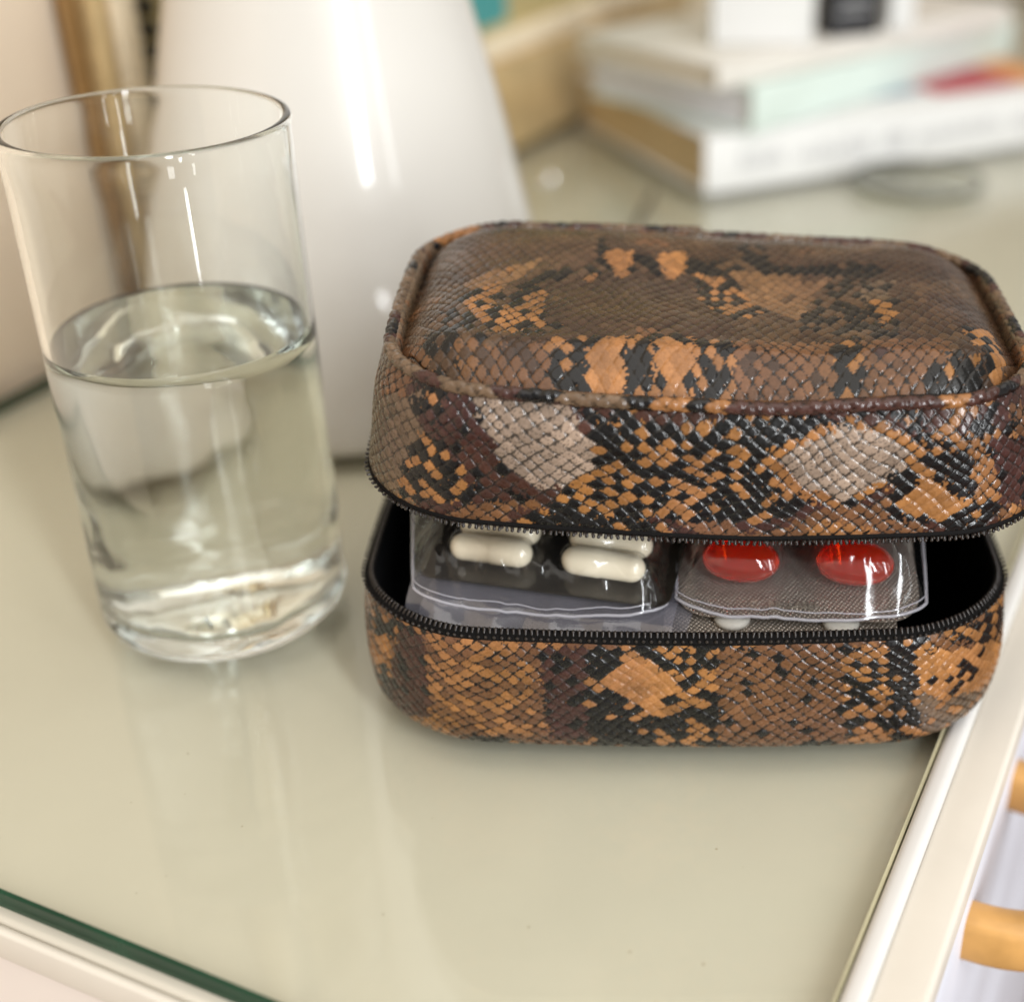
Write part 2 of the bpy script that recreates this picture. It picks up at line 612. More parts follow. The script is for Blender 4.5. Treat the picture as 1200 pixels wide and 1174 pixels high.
bead_me = bpy.data.meshes.new('bead')
bm.to_mesh(bead_me)
bm.free()
bead_me.materials.append(M['bead'])
for p in bead_me.polygons:
    p.use_smooth = True
for i in range(43):
    o = link('bead', bead_me, pf)
    o.location = (.0318, -.0150, .070 + i * .0086)


# ------------------------------------------------------------------ books and cartons
def book(label, loc, rz, L, D, T, cover, pages, extra=None):
    """spine along local x at y=0, page edges on the other three sides"""
    b = empty('book', loc, rz)
    tag(b, label, 'book', 'books stacked on the glass')
    box('cover', (0, 0, 0), (L, D, .002), cover, b, .0004)
    box('cover', (0, 0, T - .002), (L, D, T), cover, b, .0004)
    box('spine', (0, -.0006, .0001), (L, .0022, T - .0001), cover, b, .0008)
    box('pages', (.003, .0024, .0021), (L - .003, D - .003, T - .0021), pages, b)
    return b


b1 = book('thick white book with grey spine lettering, bottom of the stack', (.030, .739, .0004), math.radians(27), .27, .165, .032,
          M['coverw'], M['paper'])


def words(parent, x0, z0, hgt, spec, material):
    """rows of upright strokes that read as a line of small print too far away to make out"""
    V, F = [], []
    x = x0
    r = random.Random(3)
    for n in spec:
        for _ in range(n):
            wd = hgt * r.uniform(.45, .7)
            for kk in range(2):
                xa = x + kk * wd * .5
                q = len(V)
                h2 = hgt * (1 if r.random() < .6 else .65)
                V += [(xa, -.0008, z0), (xa + wd * .24, -.0008, z0), (xa + wd * .24, -.0008, z0 + h2), (xa, -.0008, z0 + h2),
                      (xa, -.0005, z0), (xa + wd * .24, -.0005, z0), (xa + wd * .24, -.0005, z0 + h2), (xa, -.0005, z0 + h2)]
                F += [[q, q + 1, q + 2, q + 3], [q + 4, q, q + 3, q + 7], [q + 1, q + 5, q + 6, q + 2], [q + 3, q + 2, q + 6, q + 7]]
            x += wd * 1.15
        x += hgt * .8
    return mesh_np('spine_lettering', V, F, material, parent, smooth=False)


words(b1, .022, .011, .0095, [5, 8, 3, 9, 6], M['inkgrey'])
box('cover_print', (.12, .03, .0321), (.165, .15, .0325), M['blue'], b1)
box('cover_print', (.170, .02, .0321), (.235, .15, .0326), M['red'], b1)
box('cover_print', (.238, .02, .0321), (.268, .15, .0325), M['orange'], b1)
b2 = book('mint green book with white page edges, second in the stack', (.055, .743, .0332), math.radians(47), .27, .125, .0245,
          M['coverm'], M['paperw'])
b3 = book('thin white book with cream page edges, top of the stack', (.035, .733, .0584), math.radians(43), .265, .115, .0125,
          M['coverc'], M['papercream'])
ZT = .0714


def carton(label, x, y, rz, wd, dp, h, m1):
    c = empty('carton', (x, y, ZT), rz)
    tag(c, label, 'box', 'cartons standing on the books')
    box('carton_body', (-wd / 2, 0, 0), (wd / 2, dp, h), m1, c, .0006)
    box('flap', (-wd / 2 + .001, .001, h + .0002), (wd / 2 - .001, dp - .001, h + .001), m1, c)
    return c


carton('plain white carton standing on the top book', .062, .785, .04, .056, .022, .085, M['carton'])
cb = carton('black carton with faint white print on the top book', .116, .811, .35, .031, .020, .08, M['black'])
box('print_line', (-.011, -.0006, .012), (.008, .0002, .0135), M['inkgrey'], cb)
box('print_line', (-.009, -.0006, .018), (.011, .0002, .0192), M['inkgrey'], cb)
carton('narrow white carton beside the black carton', .146, .829, .45, .017, .016, .075, M['carton'])

# small things on the glass
dsh = empty('dish', (.150, .7585, .0004), 0)
tag(dsh, 'small round grey dish lying in front of the book stack', 'dish')
lathe('dish_plate', [(0, .0008), (.030, .0008), (.034, .003), (.0352, .0032), (.0352, .0022), (.031, 0), (0, 0)], M['dishglass'], dsh, 64)
t_ = np.linspace(0, 2 * np.pi, 64, endpoint=False)
tube('dish_rim', np.stack([.0355 * np.cos(t_), .0355 * np.sin(t_), np.full(64, .0034)], -1), .0012, M['dishrim'], dsh, 8, True)
er = empty('earring', (-.060, .757, .0004))
tag(er, 'tiny silver earring lying on the glass beside the lamp', 'earring')
tube('hoop', np.stack([.004 * np.cos(t_), .004 * np.sin(t_), np.full(64, .0008)], -1), .0007, M['silver'], er, 8, True)
o = link('ball', bead_me.copy(), er)
o.data.materials[0] = M['silver']
o.location = (.0045, .002, .0031)
cpts = np.array([[-.012, .60, .0016], [-.009, .64, .0016], [-.006, .679, .0016], [-.003, .712, .0016], [.001, .7445, .0016], [.012, .775, .0016]])
cpts[-1] = [.010, .7355, .0016]
cpts = cpts[:-1]
tt = np.linspace(0, 4, 60)
cp = np.stack([np.interp(tt, range(5), cpts[:, i]) for i in range(3)], -1)
cp[:, 0] += .0015 * np.sin(tt * 2.2)
cd = tube('cord', cp, .0015, M['cord'], n=10)
tag(cd, 'short dark brown cord lying on the glass between pouch and books', 'cord')


# ------------------------------------------------------------------ snakeskin pouch
# GEOM-BEGIN
def outline(hw, hd, r, n, bow=.10, bowx=.03):
    """closed outline, starts at the middle of the back, runs left side - front - right side; returns (n,2) by arc length"""
    pts = []
    for (sx, sy, a0) in ((-1, 1, 90), (-1, -1, 180), (1, -1, 270), (1, 1, 0)):
        for k in range(33):
            a = math.radians(a0 + 90 * k / 32)
            pts.append((sx * (hw - r) + r * math.cos(a), sy * (hd - r) + r * math.sin(a)))
    p = np.array([(0, hd)] + pts + [(0, hd)])
    # densify
    d = np.r_[0, np.cumsum(np.linalg.norm(np.diff(p, axis=0), axis=1))]
    s = np.linspace(0, d[-1], 4000)
    p = np.stack([np.interp(s, d, p[:, 0]), np.interp(s, d, p[:, 1])], -1)
    q = p.copy()
    q[:, 1] = p[:, 1] * (1 + bow * (1 - (p[:, 0] / hw) ** 2)) / (1 + bow)
    q[:, 0] = p[:, 0] * (1 + bowx * (1 - (p[:, 1] / hd) ** 2)) / (1 + bowx)
    d = np.r_[0, np.cumsum(np.linalg.norm(np.diff(q, axis=0), axis=1))]
    s = np.linspace(0, d[-1], n, endpoint=False)
    return np.stack([np.interp(s, d, q[:, 0]), np.interp(s, d, q[:, 1])], -1), d[-1]


def out_normals(p):
    t = np.roll(p, -1, 0) - np.roll(p, 1, 0)
    t /= np.linalg.norm(t, axis=1, keepdims=True)
    return np.stack([t[:, 1], -t[:, 0]], -1) * -1.0 * np.sign(
        np.sum(np.stack([t[:, 1], -t[:, 0]], -1) * -1.0 * p, axis=1).mean())


def cells(u, v, a, b, p=1.30, sd=0, warp=.85):
    """staggered lattice of scales; u, v in mm; returns metric (0 centre .. 1 edge), centre, id"""
    uu = u + warp * a * (vnoise(u / 13, v / 11, sd + 3) - .5) + .30 * warp * a * (vnoise(u / 5, v / 5, sd + 7) - .5)
    vv = v + warp * b * (vnoise(u / 12, v / 14, sd + 5) - .5) + .30 * warp * b * (vnoise(u / 5, v / 5, sd + 9) - .5)
    best = None
    for off in (0, .5):
        i = np.round(uu / a - off)
        j = np.round(vv / b - off)
        du = (uu / a - off - i) * 2
        dv = (vv / b - off - j) * 2
        mm = (np.abs(du) ** p + np.abs(dv) ** p) ** (1 / p)
        cur = [mm, (i + off) * a - (uu - u), (j + off) * b - (vv - v), i * 2 + (1 if off else 0), j * 2 + (1 if off else 0), du, dv]
        if best is None:
            best = cur
        else:
            k = mm < best[0]
            best = [np.where(k, x, y) for x, y in zip(cur, best)]
    return best


def hash2(i, j, k=0):
    return _perm[(i.astype(int) * 7 + 31 * k + 101) % 256, (j.astype(int) * 13 + 17 * k + 57) % 256]


PAL = np.array([
    (.0045, .0042, .005),   # 0 black
    (.30, .133, .046),     # 1 tan scale, black net
    (.345, .153, .053),     # 2 tan flooded
    (.055, .022, .017),    # 3 maroon
    (.31, .228, .172),      # 4 beige, thin net
    (.155, .070, .032),    # 5 brown, black net
    (.092, .050, .027),    # 6 muted brown
    (.135, .086, .052),    # 7 grey brown
    (.058, .030, .018),    # 8 dark brown
    (.215, .112, .052),    # 9 light brown
])
FLOOD = np.array([0, .0, 1.0, .25, .15, 0, .45, .35, .5, .6])


def in_poly(x, y, poly):
    ins = np.zeros(x.shape, bool)
    n = len(poly)
    for k in range(n):
        x0, y0 = poly[k]
        x1, y1 = poly[(k + 1) % n]
        if y0 == y1:
            continue
        c = ((y0 > y) != (y1 > y)) & (x < (x1 - x0) * (y - y0) / (y1 - y0) + x0)
        ins ^= c
    return ins


def skin(u, v, a, b, patches, default, sd=0, H=.42, fine=1.0):
    """returns colour and relief height (mm) for a piece of embossed python-print leather"""
    mm, cu, cv, ci, cj, du, dv = cells(u, v, a, b, sd=sd)
    h1, h2, h3 = hash2(ci, cj, sd), hash2(ci, cj, sd + 3), hash2(ci, cj, sd + 5)
    mm = mm + .14 * (hash2(ci, cj, sd + 8) - .5) + .10 * (vnoise(u * .9, v * .9, sd + 51) - .5)
    # the print follows whole scales but breaks ragged at its borders
    rag = 1.2
    pu = .65 * cu + .35 * u + (h1 - .5) * .9 + rag * (vnoise(u * 1.6, v * 1.6, sd + 21) - .5)
    pv = .65 * cv + .35 * v + (h2 - .5) * .9 + rag * (vnoise(u * 1.6, v * 1.6, sd + 25) - .5)
    ty = default(pu, pv, h3)
    for (poly, kind, dens, alt) in patches:
        xs = [q[0] for q in poly]
        ys = [q[1] for q in poly]
        k = (pu > min(xs)) & (pu < max(xs)) & (pv > min(ys)) & (pv < max(ys))
        if not k.any():
            continue
        ins = np.zeros(u.shape, bool)
        ins[k] = in_poly(pu[k], pv[k], poly)
        pick = ins & (h3 <= dens)
        ty = np.where(pick, kind, np.where(ins & ~pick, alt, ty))
    col = PAL[ty].copy()
    val = .80 + .42 * h2
    blot = fbm(u / 9, v / 7, sd + 61)
    col *= (val * (.66 + .66 * blot))[..., None]
    col[..., 2] *= np.where(ty == 4, 1.0, .80 + .35 * vnoise(u / 15, v / 15, sd + 67))
    fl = FLOOD[ty]
    n1 = vnoise(u * 2.6, v * 2.6, sd + 31) - .5
    n2 = vnoise(u * 5.5, v * 5.5, sd + 33) - .5
    g = sstep(.72, .84, mm + .26 * n1 + .22 * n2)
    g = g * (1 - fl) + fl * sstep(.95, 1.06, mm + .12 * n1) * .6
    net = np.array([.006, .005, .0045])
    col = col * (1 - g[..., None]) + net * g[..., None]
    # worn flecks in the beige scales, sprayed tan fringe on some black nets
    fle = (ty == 4) & (vnoise(u * 4.5, v * 4.5, sd + 41) > .80)
    col[fle] *= .35
    fr = (ty == 0) & (mm > .80) & (vnoise(u * 3.1, v * 3.1, sd + 43) > .86)
    col[fr] = PAL[1] * .7
    col *= .88
    dome = 1 - sstep(.62, 1.0, mm)
    h = H * (dome + .20 * (du * .5 + dv * .9) * (1 - sstep(.75, 1, mm)))
    h += .05 * fine * n2
    return col, h


def displace(P, h, closed):
    """move a grid of points (mm) along its own normals"""
    Pu = (np.roll(P, -1, 0) - np.roll(P, 1, 0)) if closed else np.gradient(P, axis=0)
    Pv = np.gradient(P, axis=1)
    N = np.cross(Pu, Pv)
    N /= np.linalg.norm(N, axis=2, keepdims=True) + 1e-12
    return P + N * h[..., None], N


BX, BY = 9.3, 327.0            # pouch centre on the glass, mm
HW, HD, CR = 83.5, 54.5, 31.0
BH = 36.0


def base_height(y):
    """rim height of the lower half: rises towards the hinge at the back"""
    return BH + 16 * sstep(10, 54, y)


def base_surface(nu=1700, nv=130):
    o, per = outline(HW, HD, CR, nu)
    nrm = out_normals(o)
    u = np.linspace(0, per, nu, endpoint=False)
    v = np.linspace(0, 1, nv)
    top = base_height(o[:, 1])
    # arc of the bottom roll then the wall
    hh = top[:, None] * v[None, :]
    hh = 0.35 + (hh) * (1 - .35 / top[:, None])
    ins = 6.0 * (1 - np.sqrt(np.clip(1 - (1 - np.clip(hh / 9.0, 0, 1)) ** 2, 0, 1)))
    bul = 1.3 * np.sin(np.pi * np.clip(hh / top[:, None], 0, 1)) + .9 * (fbm(u[:, None] / 34, hh / 26, 61) - .5) * 2
    off = -ins + bul * sstep(0, 6, hh)
    P = np.zeros((nu, nv, 3))
    P[..., 0] = BX + o[:, None, 0] + nrm[:, None, 0] * off
    P[..., 1] = BY + o[:, None, 1] + nrm[:, None, 1] * off
    P[..., 2] = hh
    U = np.broadcast_to(u[:, None] - per / 2, hh.shape)
    return P, U, hh + ins * .6, o, nrm, per


LX, LY, LZ = 14.5, 331.0, 62.8   # lid rim centre
LT = math.radians(4.9)
LH = 32.0
LHD = 55.0


def lid_xf(P):
    """lid frame (mm, rim plane z=0) to world mm: tipped back a little, front rim lifted off the base"""
    Q = P.copy()
    y = P[..., 1]
    z = P[..., 2]
    yy = y + LHD
    Q[..., 1] = LY - LHD + yy * math.cos(LT) - z * math.sin(LT)
    Q[..., 2] = LZ + yy * math.sin(LT) + z * math.cos(LT)
    Q[..., 2] -= 4.5 * np.clip(P[..., 0] / 85, -1, 1) * np.clip(yy / 110, 0, 1)
    Q[..., 2] += 3.4 * np.clip(-(P[..., 0] - 10) / 75, 0, 1) * np.clip(1 - yy / 90, 0, 1)
    Q[..., 0] = LX + P[..., 0]
    return Q


def lid_inset(v):
    return 5.6 * (v / LH) + 3.2 * sstep(.70, 1.05, v / LH)


def lid_surface(nu=1700, nv=115):
    o, per = outline(HW + 1.3, LHD, CR - 4, nu)
    nrm = out_normals(o)
    u = np.linspace(0, per, nu, endpoint=False)
    v = np.linspace(0, LH, nv)
    vv = np.broadcast_to(v[None, :], (nu, nv))
    off = -lid_inset(vv) + .7 * (fbm(u[:, None] / 30, vv / 24, 71) - .5) * 2 * sstep(0, 5, vv)
    P = np.zeros((nu, nv, 3))
    P[..., 0] = o[:, None, 0] + nrm[:, None, 0] * off
    P[..., 1] = o[:, None, 1] + nrm[:, None, 1] * off
    sag = 1.1 * (fbm(u / 42, u * 0, 77) - .5) * 2
    P[..., 2] = vv + sag[:, None] * (vv / LH)
    U = np.broadcast_to(u[:, None] - per / 2, vv.shape)
    return P, U, vv, o, nrm, per


THW, THD, TCR = 75.2, 45.6, 21.0


def top_surface(nx=470, ny=300):
    t = np.linspace(-1, 1, ny)
    y = THD * np.sin(t * np.pi / 2 * .985) / math.sin(np.pi / 2 * .985)
    ay = np.clip(np.abs(y) - (THD - TCR), 0, TCR)
    hw = THW - TCR + np.sqrt(np.clip(TCR ** 2 - ay ** 2, 0, None))
    s = np.linspace(-1, 1, nx)
    s = np.sin(s * np.pi / 2 * .9) / math.sin(np.pi / 2 * .9)
    X = s[:, None] * hw[None, :]
    Y = np.broadcast_to(y[None, :], X.shape).copy()
    qx, qy = np.abs(X) - (THW - TCR), np.abs(Y) - (THD - TCR)
    sd = np.sqrt(np.clip(qx, 0, None) ** 2 + np.clip(qy, 0, None) ** 2) + np.minimum(np.maximum(qx, qy), 0) - TCR
    e_ = np.clip(-sd, 0, None)
    z = 9.6 * (1 - np.exp(-(e_ / 7.5) ** 1.35)) - 3.0 * np.exp(-((X + 2) / 44) ** 2 - ((Y - 2) / 21) ** 2)
    z += 1.5 * (fbm(X / 30, Y / 26, 81) - .5) * 2 * sstep(0, 12, e_)
    z += .9 * np.exp(-((Y + THD - 13) / 4) ** 2) * sstep(0, 8, e_)
    bowk = (1 + .10 * (1 - (X / THW) ** 2)) / 1.10
    P = np.stack([X, Y * bowk, LH - 3.4 + z], -1)
    return P, X, Y, e_
# GEOM-END

# colour patches of the print: polygon on the leather (mm), palette entry, share of scales, palette entry of the rest
LID_P = [
    ([(-114, 9), (-72, 29), (-57, 8), (-76, 0), (-92, 0)], 7, 1, 7),
    ([(-74, 27), (-55, 31), (-38, 7), (-59, 4), (-62, 14)], 0, 0.72, 3),
    ([(-69, 22), (-59, 25), (-50, 10), (-58, 8), (-65, 14)], 3, 0.75, 0),
    ([(-73, 16), (-67, 21), (-57, 12), (-58, 5), (-77, 1)], 1, 0.5, 0),
    ([(-70, 29), (-62, 30), (-61, 29), (-69, 27)], 1, 0.6, 0),
    ([(-62, 30), (-32, 32), (-18, 18), (-38, 5), (-51, 10)], 3, 0.85, 0),
    ([(-56, 30), (-36, 32), (-23, 18), (-38, 9), (-47, 14)], 4, 1, 4),
    ([(-33, 32), (-15, 32), (-15, 27), (-27, 27)], 3, 0.55, 0),
    ([(-27, 32), (24, 32), (24, 27), (10, 23), (-11, 23), (-22, 27)], 1, 0.5, 0),
    ([(-20, 32), (7, 32), (3, 28), (-15, 27)], 3, 0.85, 1),
    ([(-28, 27), (-11, 24), (13, 24), (14, 4), (-39, 4), (-27, 17)], 1, 0.42, 0),
    ([(-22, 20), (3, 17), (5, 7), (-21, 7)], 1, 0.5, 0),
    ([(5, 27), (24, 30), (29, 28), (16, 23), (10, 20)], 0, 0.9, 1),
    ([(13, 23), (32, 29), (50, 23), (46, 14), (30, 7), (14, 14)], 1, 0.8, 0),
    ([(32, 27), (46, 22), (43, 16), (31, 9), (19, 15), (16, 21), (24, 25)], 4, 1, 4),
    ([(24, 32), (44, 31), (44, 27), (32, 28)], 3, 0.5, 0),
    ([(40, 30), (127, 7), (77, 14), (50, 19), (47, 25)], 0, 0.68, 1),
    ([(46, 31), (69, 30), (59, 25), (49, 25)], 3, 0.7, 1),
    ([(48, 23), (76, 24), (76, 21), (51, 20)], 1, 0.7, 0),
    ([(42, 16), (51, 21), (65, 14), (67, 2), (41, 4)], 0, 0.85, 1),
    ([(43, 6), (49, 16), (62, 7), (55, 4)], 2, 1, 2),
    ([(60, 20), (66, 20), (71, 3), (64, 4)], 1, 0.75, 0),
    ([(66, 23), (103, 11), (85, 0), (70, 5)], 3, 0.85, 0),
]
BASE_P = [
    ([(-84, 27), (-118, 3), (-72, 13), (-88, 7)], 5, 0.7, 1),
    ([(-85, 25), (-75, 29), (-74, 22), (-100, 7)], 2, 0.8, 5),
    ([(-73, 33), (-62, 34), (-62, 10), (-81, 3)], 3, 0.8, 0),
    ([(-65, 36), (-34, 36), (-33, 6), (-64, 8)], 1, 0.55, 5),
    ([(-36, 34), (-24, 34), (-22, 4), (-34, 6)], 3, 0.85, 0),
    ([(-25, 34), (7, 34), (9, 3), (-24, 3)], 0, 0.75, 1),
    ([(-21, 24), (-14, 32), (-9, 30), (-6, 27), (2, 23), (-5, 20), (-6, 13), (-13, 18)], 2, 1, 2),
    ([(-3, 34), (9, 34), (10, 3), (-1, 3)], 1, 0.5, 0),
    ([(7, 34), (42, 35), (45, 3), (9, 3)], 5, 0.92, 0),
    ([(37, 34), (51, 35), (55, 3), (41, 3)], 1, 0.7, 0),
    ([(48, 35), (60, 36), (62, 4), (52, 3)], 0, 0.85, 1),
    ([(55, 33), (111, 18), (88, 8), (58, 19)], 2, 0.8, 0),
    ([(64, 36), (97, 31), (93, 20), (70, 30)], 0, 0.7, 1),
    ([(57, 19), (90, 9), (73, 5), (59, 3)], 7, 0.8, 1),
]
TOP_P = [
    ([(-69, 31), (-28, 28), (-30, 7), (-57, -1), (-73, 14)], 6, 1, 6),
    ([(-68, -23), (-41, 6), (-28, 12), (-28, -1), (-36, -27), (-62, -36)], 0, 0.5, 6),
    ([(-61, -1), (-42, 14), (-49, -1), (-57, -17)], 9, 0.9, 1),
    ([(-61, -11), (-52, -1), (-52, -17), (-57, -21)], 1, 0.7, 0),
    ([(-56, -21), (-40, -3), (-28, 8), (-25, 1), (-38, -11), (-39, -25), (-51, -31)], 1, 0.72, 0),
    ([(-27, 20), (-19, 21), (-20, 8), (-23, 7)], 2, 1, 1),
    ([(-13, 22), (-5, 24), (-6, 11), (-10, 8)], 2, 1, 1),
    ([(-41, 1), (-2, 8), (2, -19), (-27, -27), (-39, -22)], 8, 0.92, 6),
    ([(-3, 13), (15, 8), (15, -10), (6, -16), (-2, -5)], 1, 0.5, 0),
    ([(6, 14), (34, 11), (31, 0), (21, -14), (13, -7)], 9, 0.95, 6),
    ([(33, 14), (46, 6), (45, -29), (30, -25), (20, -18)], 0, 0.55, 6),
    ([(40, 7), (49, 9), (45, -4), (39, -4)], 7, 0.8, 0),
    ([(38, -3), (47, -5), (45, -20), (41, -17)], 1, 0.4, 0),
    ([(50, 0), (65, 0), (61, -29), (46, -23)], 8, 0.6, 6),
    ([(-69, -26), (-60, -35), (-54, -45), (-64, -41)], 0, 0.6, 8),
    ([(-59, -36), (-37, -33), (-36, -46), (-58, -44)], 5, 0.95, 8),
    ([(-38, -32), (-26, -29), (-26, -46), (-37, -46)], 0, 0.75, 1),
    ([(-30, -31), (-19, -29), (-18, -46), (-28, -46)], 2, 0.9, 0),
    ([(-20, -29), (-12, -28), (-12, -46), (-20, -46)], 0, 0.8, 1),
    ([(-14, -27), (-4, -27), (-4, -46), (-13, -46)], 2, 0.85, 0),
    ([(-5, -28), (6, -28), (6, -46), (-4, -46)], 0, 0.7, 1),
    ([(5, -28), (33, -27), (32, -46), (5, -46)], 5, 0.9, 8),
    ([(27, -28), (36, -27), (35, -46), (29, -46)], 0, 0.75, 1),
    ([(36, -28), (56, -27), (54, -45), (34, -46)], 5, 0.9, 3),
    ([(49, -38), (63, -34), (62, -43), (48, -46)], 0, 0.85, 1),
    ([(60, -21), (70, -14), (69, -35), (66, -40)], 2, 0.7, 0),
]


def def_band(pu, pv, h):
    n = vnoise(pu / 16, pv / 12, 91)
    t = np.where(n < .42, 0, np.where(n < .55, 3, np.where(n < .75, 5, 1)))
    t = np.where((n < .42) & (h > .72), 1, t)
    return np.where((pu < -88) | (pu > 110), np.where(h < .8, 7, 5), t).astype(int)


def def_base(pu, pv, h):
    n = vnoise(pu / 15, pv / 14, 95)
    t = np.where(n < .4, 0, np.where(n < .7, 5, 1))
    return np.where((n < .4) & (h > .7), 1, t).astype(int)


def def_top(pu, pv, h):
    n = vnoise(pu / 14, pv / 12, 97)
    t = np.where(n < .30, 0, np.where(n < .62, 8, np.where(n < .84, 6, 5)))
    return np.where((n < .30) & (h > .75), 6, t).astype(int)


MM = .001
pouch = empty('zip_pouch', (BX * MM, BY * MM, 0))
tag(pouch, 'brown and black snakeskin print zip pouch, unzipped, with its lid lifted', 'pouch')
ORG = np.array([BX, BY, 0.0])


def loc(P):
    return (np.asarray(P) - ORG) * MM


# lower half
P, U, Vv, o_b, n_b, per_b = base_surface()
col, h = skin(U, Vv, 3.9, 3.1, BASE_P, def_base, sd=1)
edge = np.clip((P[..., 2].max(1, keepdims=True) - P[..., 2]) / 2.0, 0, 1) * np.clip((P[..., 2] - .3) / 2, 0, 1)
Pd, Nn = displace(P, h, True)
if (Nn[:, 60, :2] * n_b).sum(1).mean() < 0:
    Pd, Nn = displace(P, -h, True)
Pd = P + (Pd - P) * edge[..., None]
base_o = grid('base', loc(Pd), M['leather'], pouch, cu=True, cols=col.reshape(-1, 3))
tag(base_o, 'lower half of embossed snakeskin leather')
# underside
bo = P[::10, 0]
cen = np.array([[BX, BY, .35]])
n_ = len(bo)
mesh_np('underside', loc(np.vstack([bo, cen])), [[i, (i + 1) % n_, n_] for i in range(n_)], M['lining'], base_o, smooth=False)


def ring_wall(name, o, nrm, rows, material, parent, xf):
    """rows: list of (offset outward, height array or float)"""
    Q = np.zeros((len(o), len(rows), 3))
    for k, (off, hh) in enumerate(rows):
        Q[:, k, 0] = o[:, 0] + nrm[:, 0] * off
        Q[:, k, 1] = o[:, 1] + nrm[:, 1] * off
        Q[:, k, 2] = hh
    return grid(name, loc(xf(Q)), material, parent, cu=True)


def base_xf(Q):
    Q = Q.copy()
    Q[..., 0] += BX
    Q[..., 1] += BY
    return Q


ob, _ = outline(HW, HD, CR, 480)
nb = out_normals(ob)
hb = base_height(ob[:, 1])
lin = ring_wall('lining', ob, nb, [(-.6, hb - .5), (-1.6, hb - .3), (-2.4, hb - 2), (-3.0, hb * .5), (-4.5, 3.0), (-12, 1.6), (-30, 1.4), (-52, 1.4)],
                M['lining'], base_o, base_xf)
# zipper tape: rolled edge just inside the leather, then a band that carries the teeth
ring_wall('zip_tape', ob, nb, [(.15, hb - 1.2), (.5, hb - .6), (.5, hb), (.0, hb + .4), (-.6, hb + .6), (-1.5, hb + 1.0), (-2.3, hb + 1.1), (-2.4, hb + .8),
                               (-1.4, hb + .3), (-1.0, hb - 1.5)], M['tape'], base_o, base_xf)


def tooth_template():
    """one coil tooth: a small bent peg with a rounded head; x along the zip, y outwards, z along the peg; mm"""
    V, F = [], []
    n = 7
    ringz = [(-.9, .36), (0.0, .42), (.7, .44), (1.15, .56), (1.5, .50), (1.72, .22)]
    for (z, r) in ringz:
        for k in range(n):
            a = 2 * math.pi * k / n
            V.append((r * math.cos(a), r * .95 * math.sin(a) + .20 * max(0, z) ** 1.5, z))
    for j in range(len(ringz) - 1):
        for k in range(n):
            F.append((j * n + k, j * n + (k + 1) % n, (j + 1) * n + (k + 1) % n, (j + 1) * n + k))
    V.append((0, .45, 1.78))
    last = (len(ringz) - 1) * n
    for k in range(n):
        F.append((last + k, last + (k + 1) % n, len(V) - 1, len(V) - 1))
    return np.array(V) * [.80, .72, .72], F


def teeth(name, o, nrm, hfun, off, axis, parent, xf, pitch=1.45):
    """axis: (outward, up) components of the peg direction"""
    o2 = np.vstack([o, o[:1]])
    d = np.r_[0, np.cumsum(np.linalg.norm(np.diff(o2, axis=0), axis=1))]
    n = int(d[-1] / pitch)
    s = (np.arange(n) + .5) * d[-1] / n
    s = s + rng.normal(0, .05, n)
    x = np.interp(s, d, o2[:, 0])
    y = np.interp(s, d, o2[:, 1])
    nn2 = np.vstack([nrm, nrm[:1]])
    nx, ny = np.interp(s, d, nn2[:, 0]), np.interp(s, d, nn2[:, 1])
    L = np.sqrt(nx ** 2 + ny ** 2)
    nx, ny = nx / L, ny / L
    T, F = tooth_template()
    ao, au = axis
    Vs, Fs = [], []
    for i in range(n):
        out = np.array([nx[i], ny[i], 0])
        tan = np.array([-ny[i], nx[i], 0])
        zz_ = np.array([0, 0, 1.0])
        jit = rng.normal(0, .06)
        pz = out * ao + zz_ * au + tan * jit
        pz /= np.linalg.norm(pz)
        py = np.cross(pz, tan)
        c = np.array([x[i], y[i], hfun(y[i])]) + out * off
        q = c + T[:, :1] * tan + T[:, 1:2] * py + T[:, 2:] * pz
        Fs += [tuple(a + i * len(T) for a in f) for f in F]
        Vs.append(q)
    Fs = [list(f[:3]) if f[2] == f[3] else list(f) for f in Fs]
    ob_ = mesh_np(name, loc(xf(np.vstack(Vs))), Fs, M['teeth'], parent)
    tag(ob_, None, kind='stuff')
    return ob_


teeth('zip_teeth', ob, nb, lambda y: float(base_height(np.array(y))) + .75, -.9, (-.5, .86), base_o, base_xf)
teeth('zip_stitches', ob, nb, lambda y: float(base_height(np.array(y))) + .0, .25, (.45, .2), base_o, base_xf, 1.9)

# lid
P, U, Vv, o_l, n_l, per_l = lid_surface()
col, h = skin(U, Vv, 4.1, 3.2, LID_P, def_band, sd=2)
edge = np.clip(Vv / 1.6, 0, 1)
P1, Nn = displace(P, h, True)
if (Nn[:, 50, :2] * n_l).sum(1).mean() < 0:
    P1, Nn = displace(P, -h, True)
P1 = P + (P1 - P) * edge[..., None]
lid_o = grid('lid', loc(lid_xf(P1)), M['leather'], pouch, cu=True, cols=col.reshape(-1, 3))
tag(lid_o, 'lifted upper half of embossed snakeskin leather')
rim_top = P[:, -1].copy()
# the band rolls over into the groove beside the piping
sub = slice(None, None, 4)
G = np.zeros((len(rim_top[sub]), 5, 3))
for k, (off, dz) in enumerate([(0, 0), (-.8, .25), (-1.4, -.3), (-1.7, -1.6), (-1.9, -3.6)]):
    G[:, k] = rim_top[sub]
    G[:, k, :2] += n_l[sub] * off
    G[:, k, 2] += dz
gu = np.broadcast_to(U[sub, -1:], (G.shape[0], 5))
gcol, _ = skin(gu, np.full(gu.shape, LH) + np.arange(5)[None, :], 4.1, 3.2, LID_P, def_band, sd=2)
grid('band_edge', loc(lid_xf(G)), M['leather'], lid_o, cu=True, cols=gcol.reshape(-1, 3))

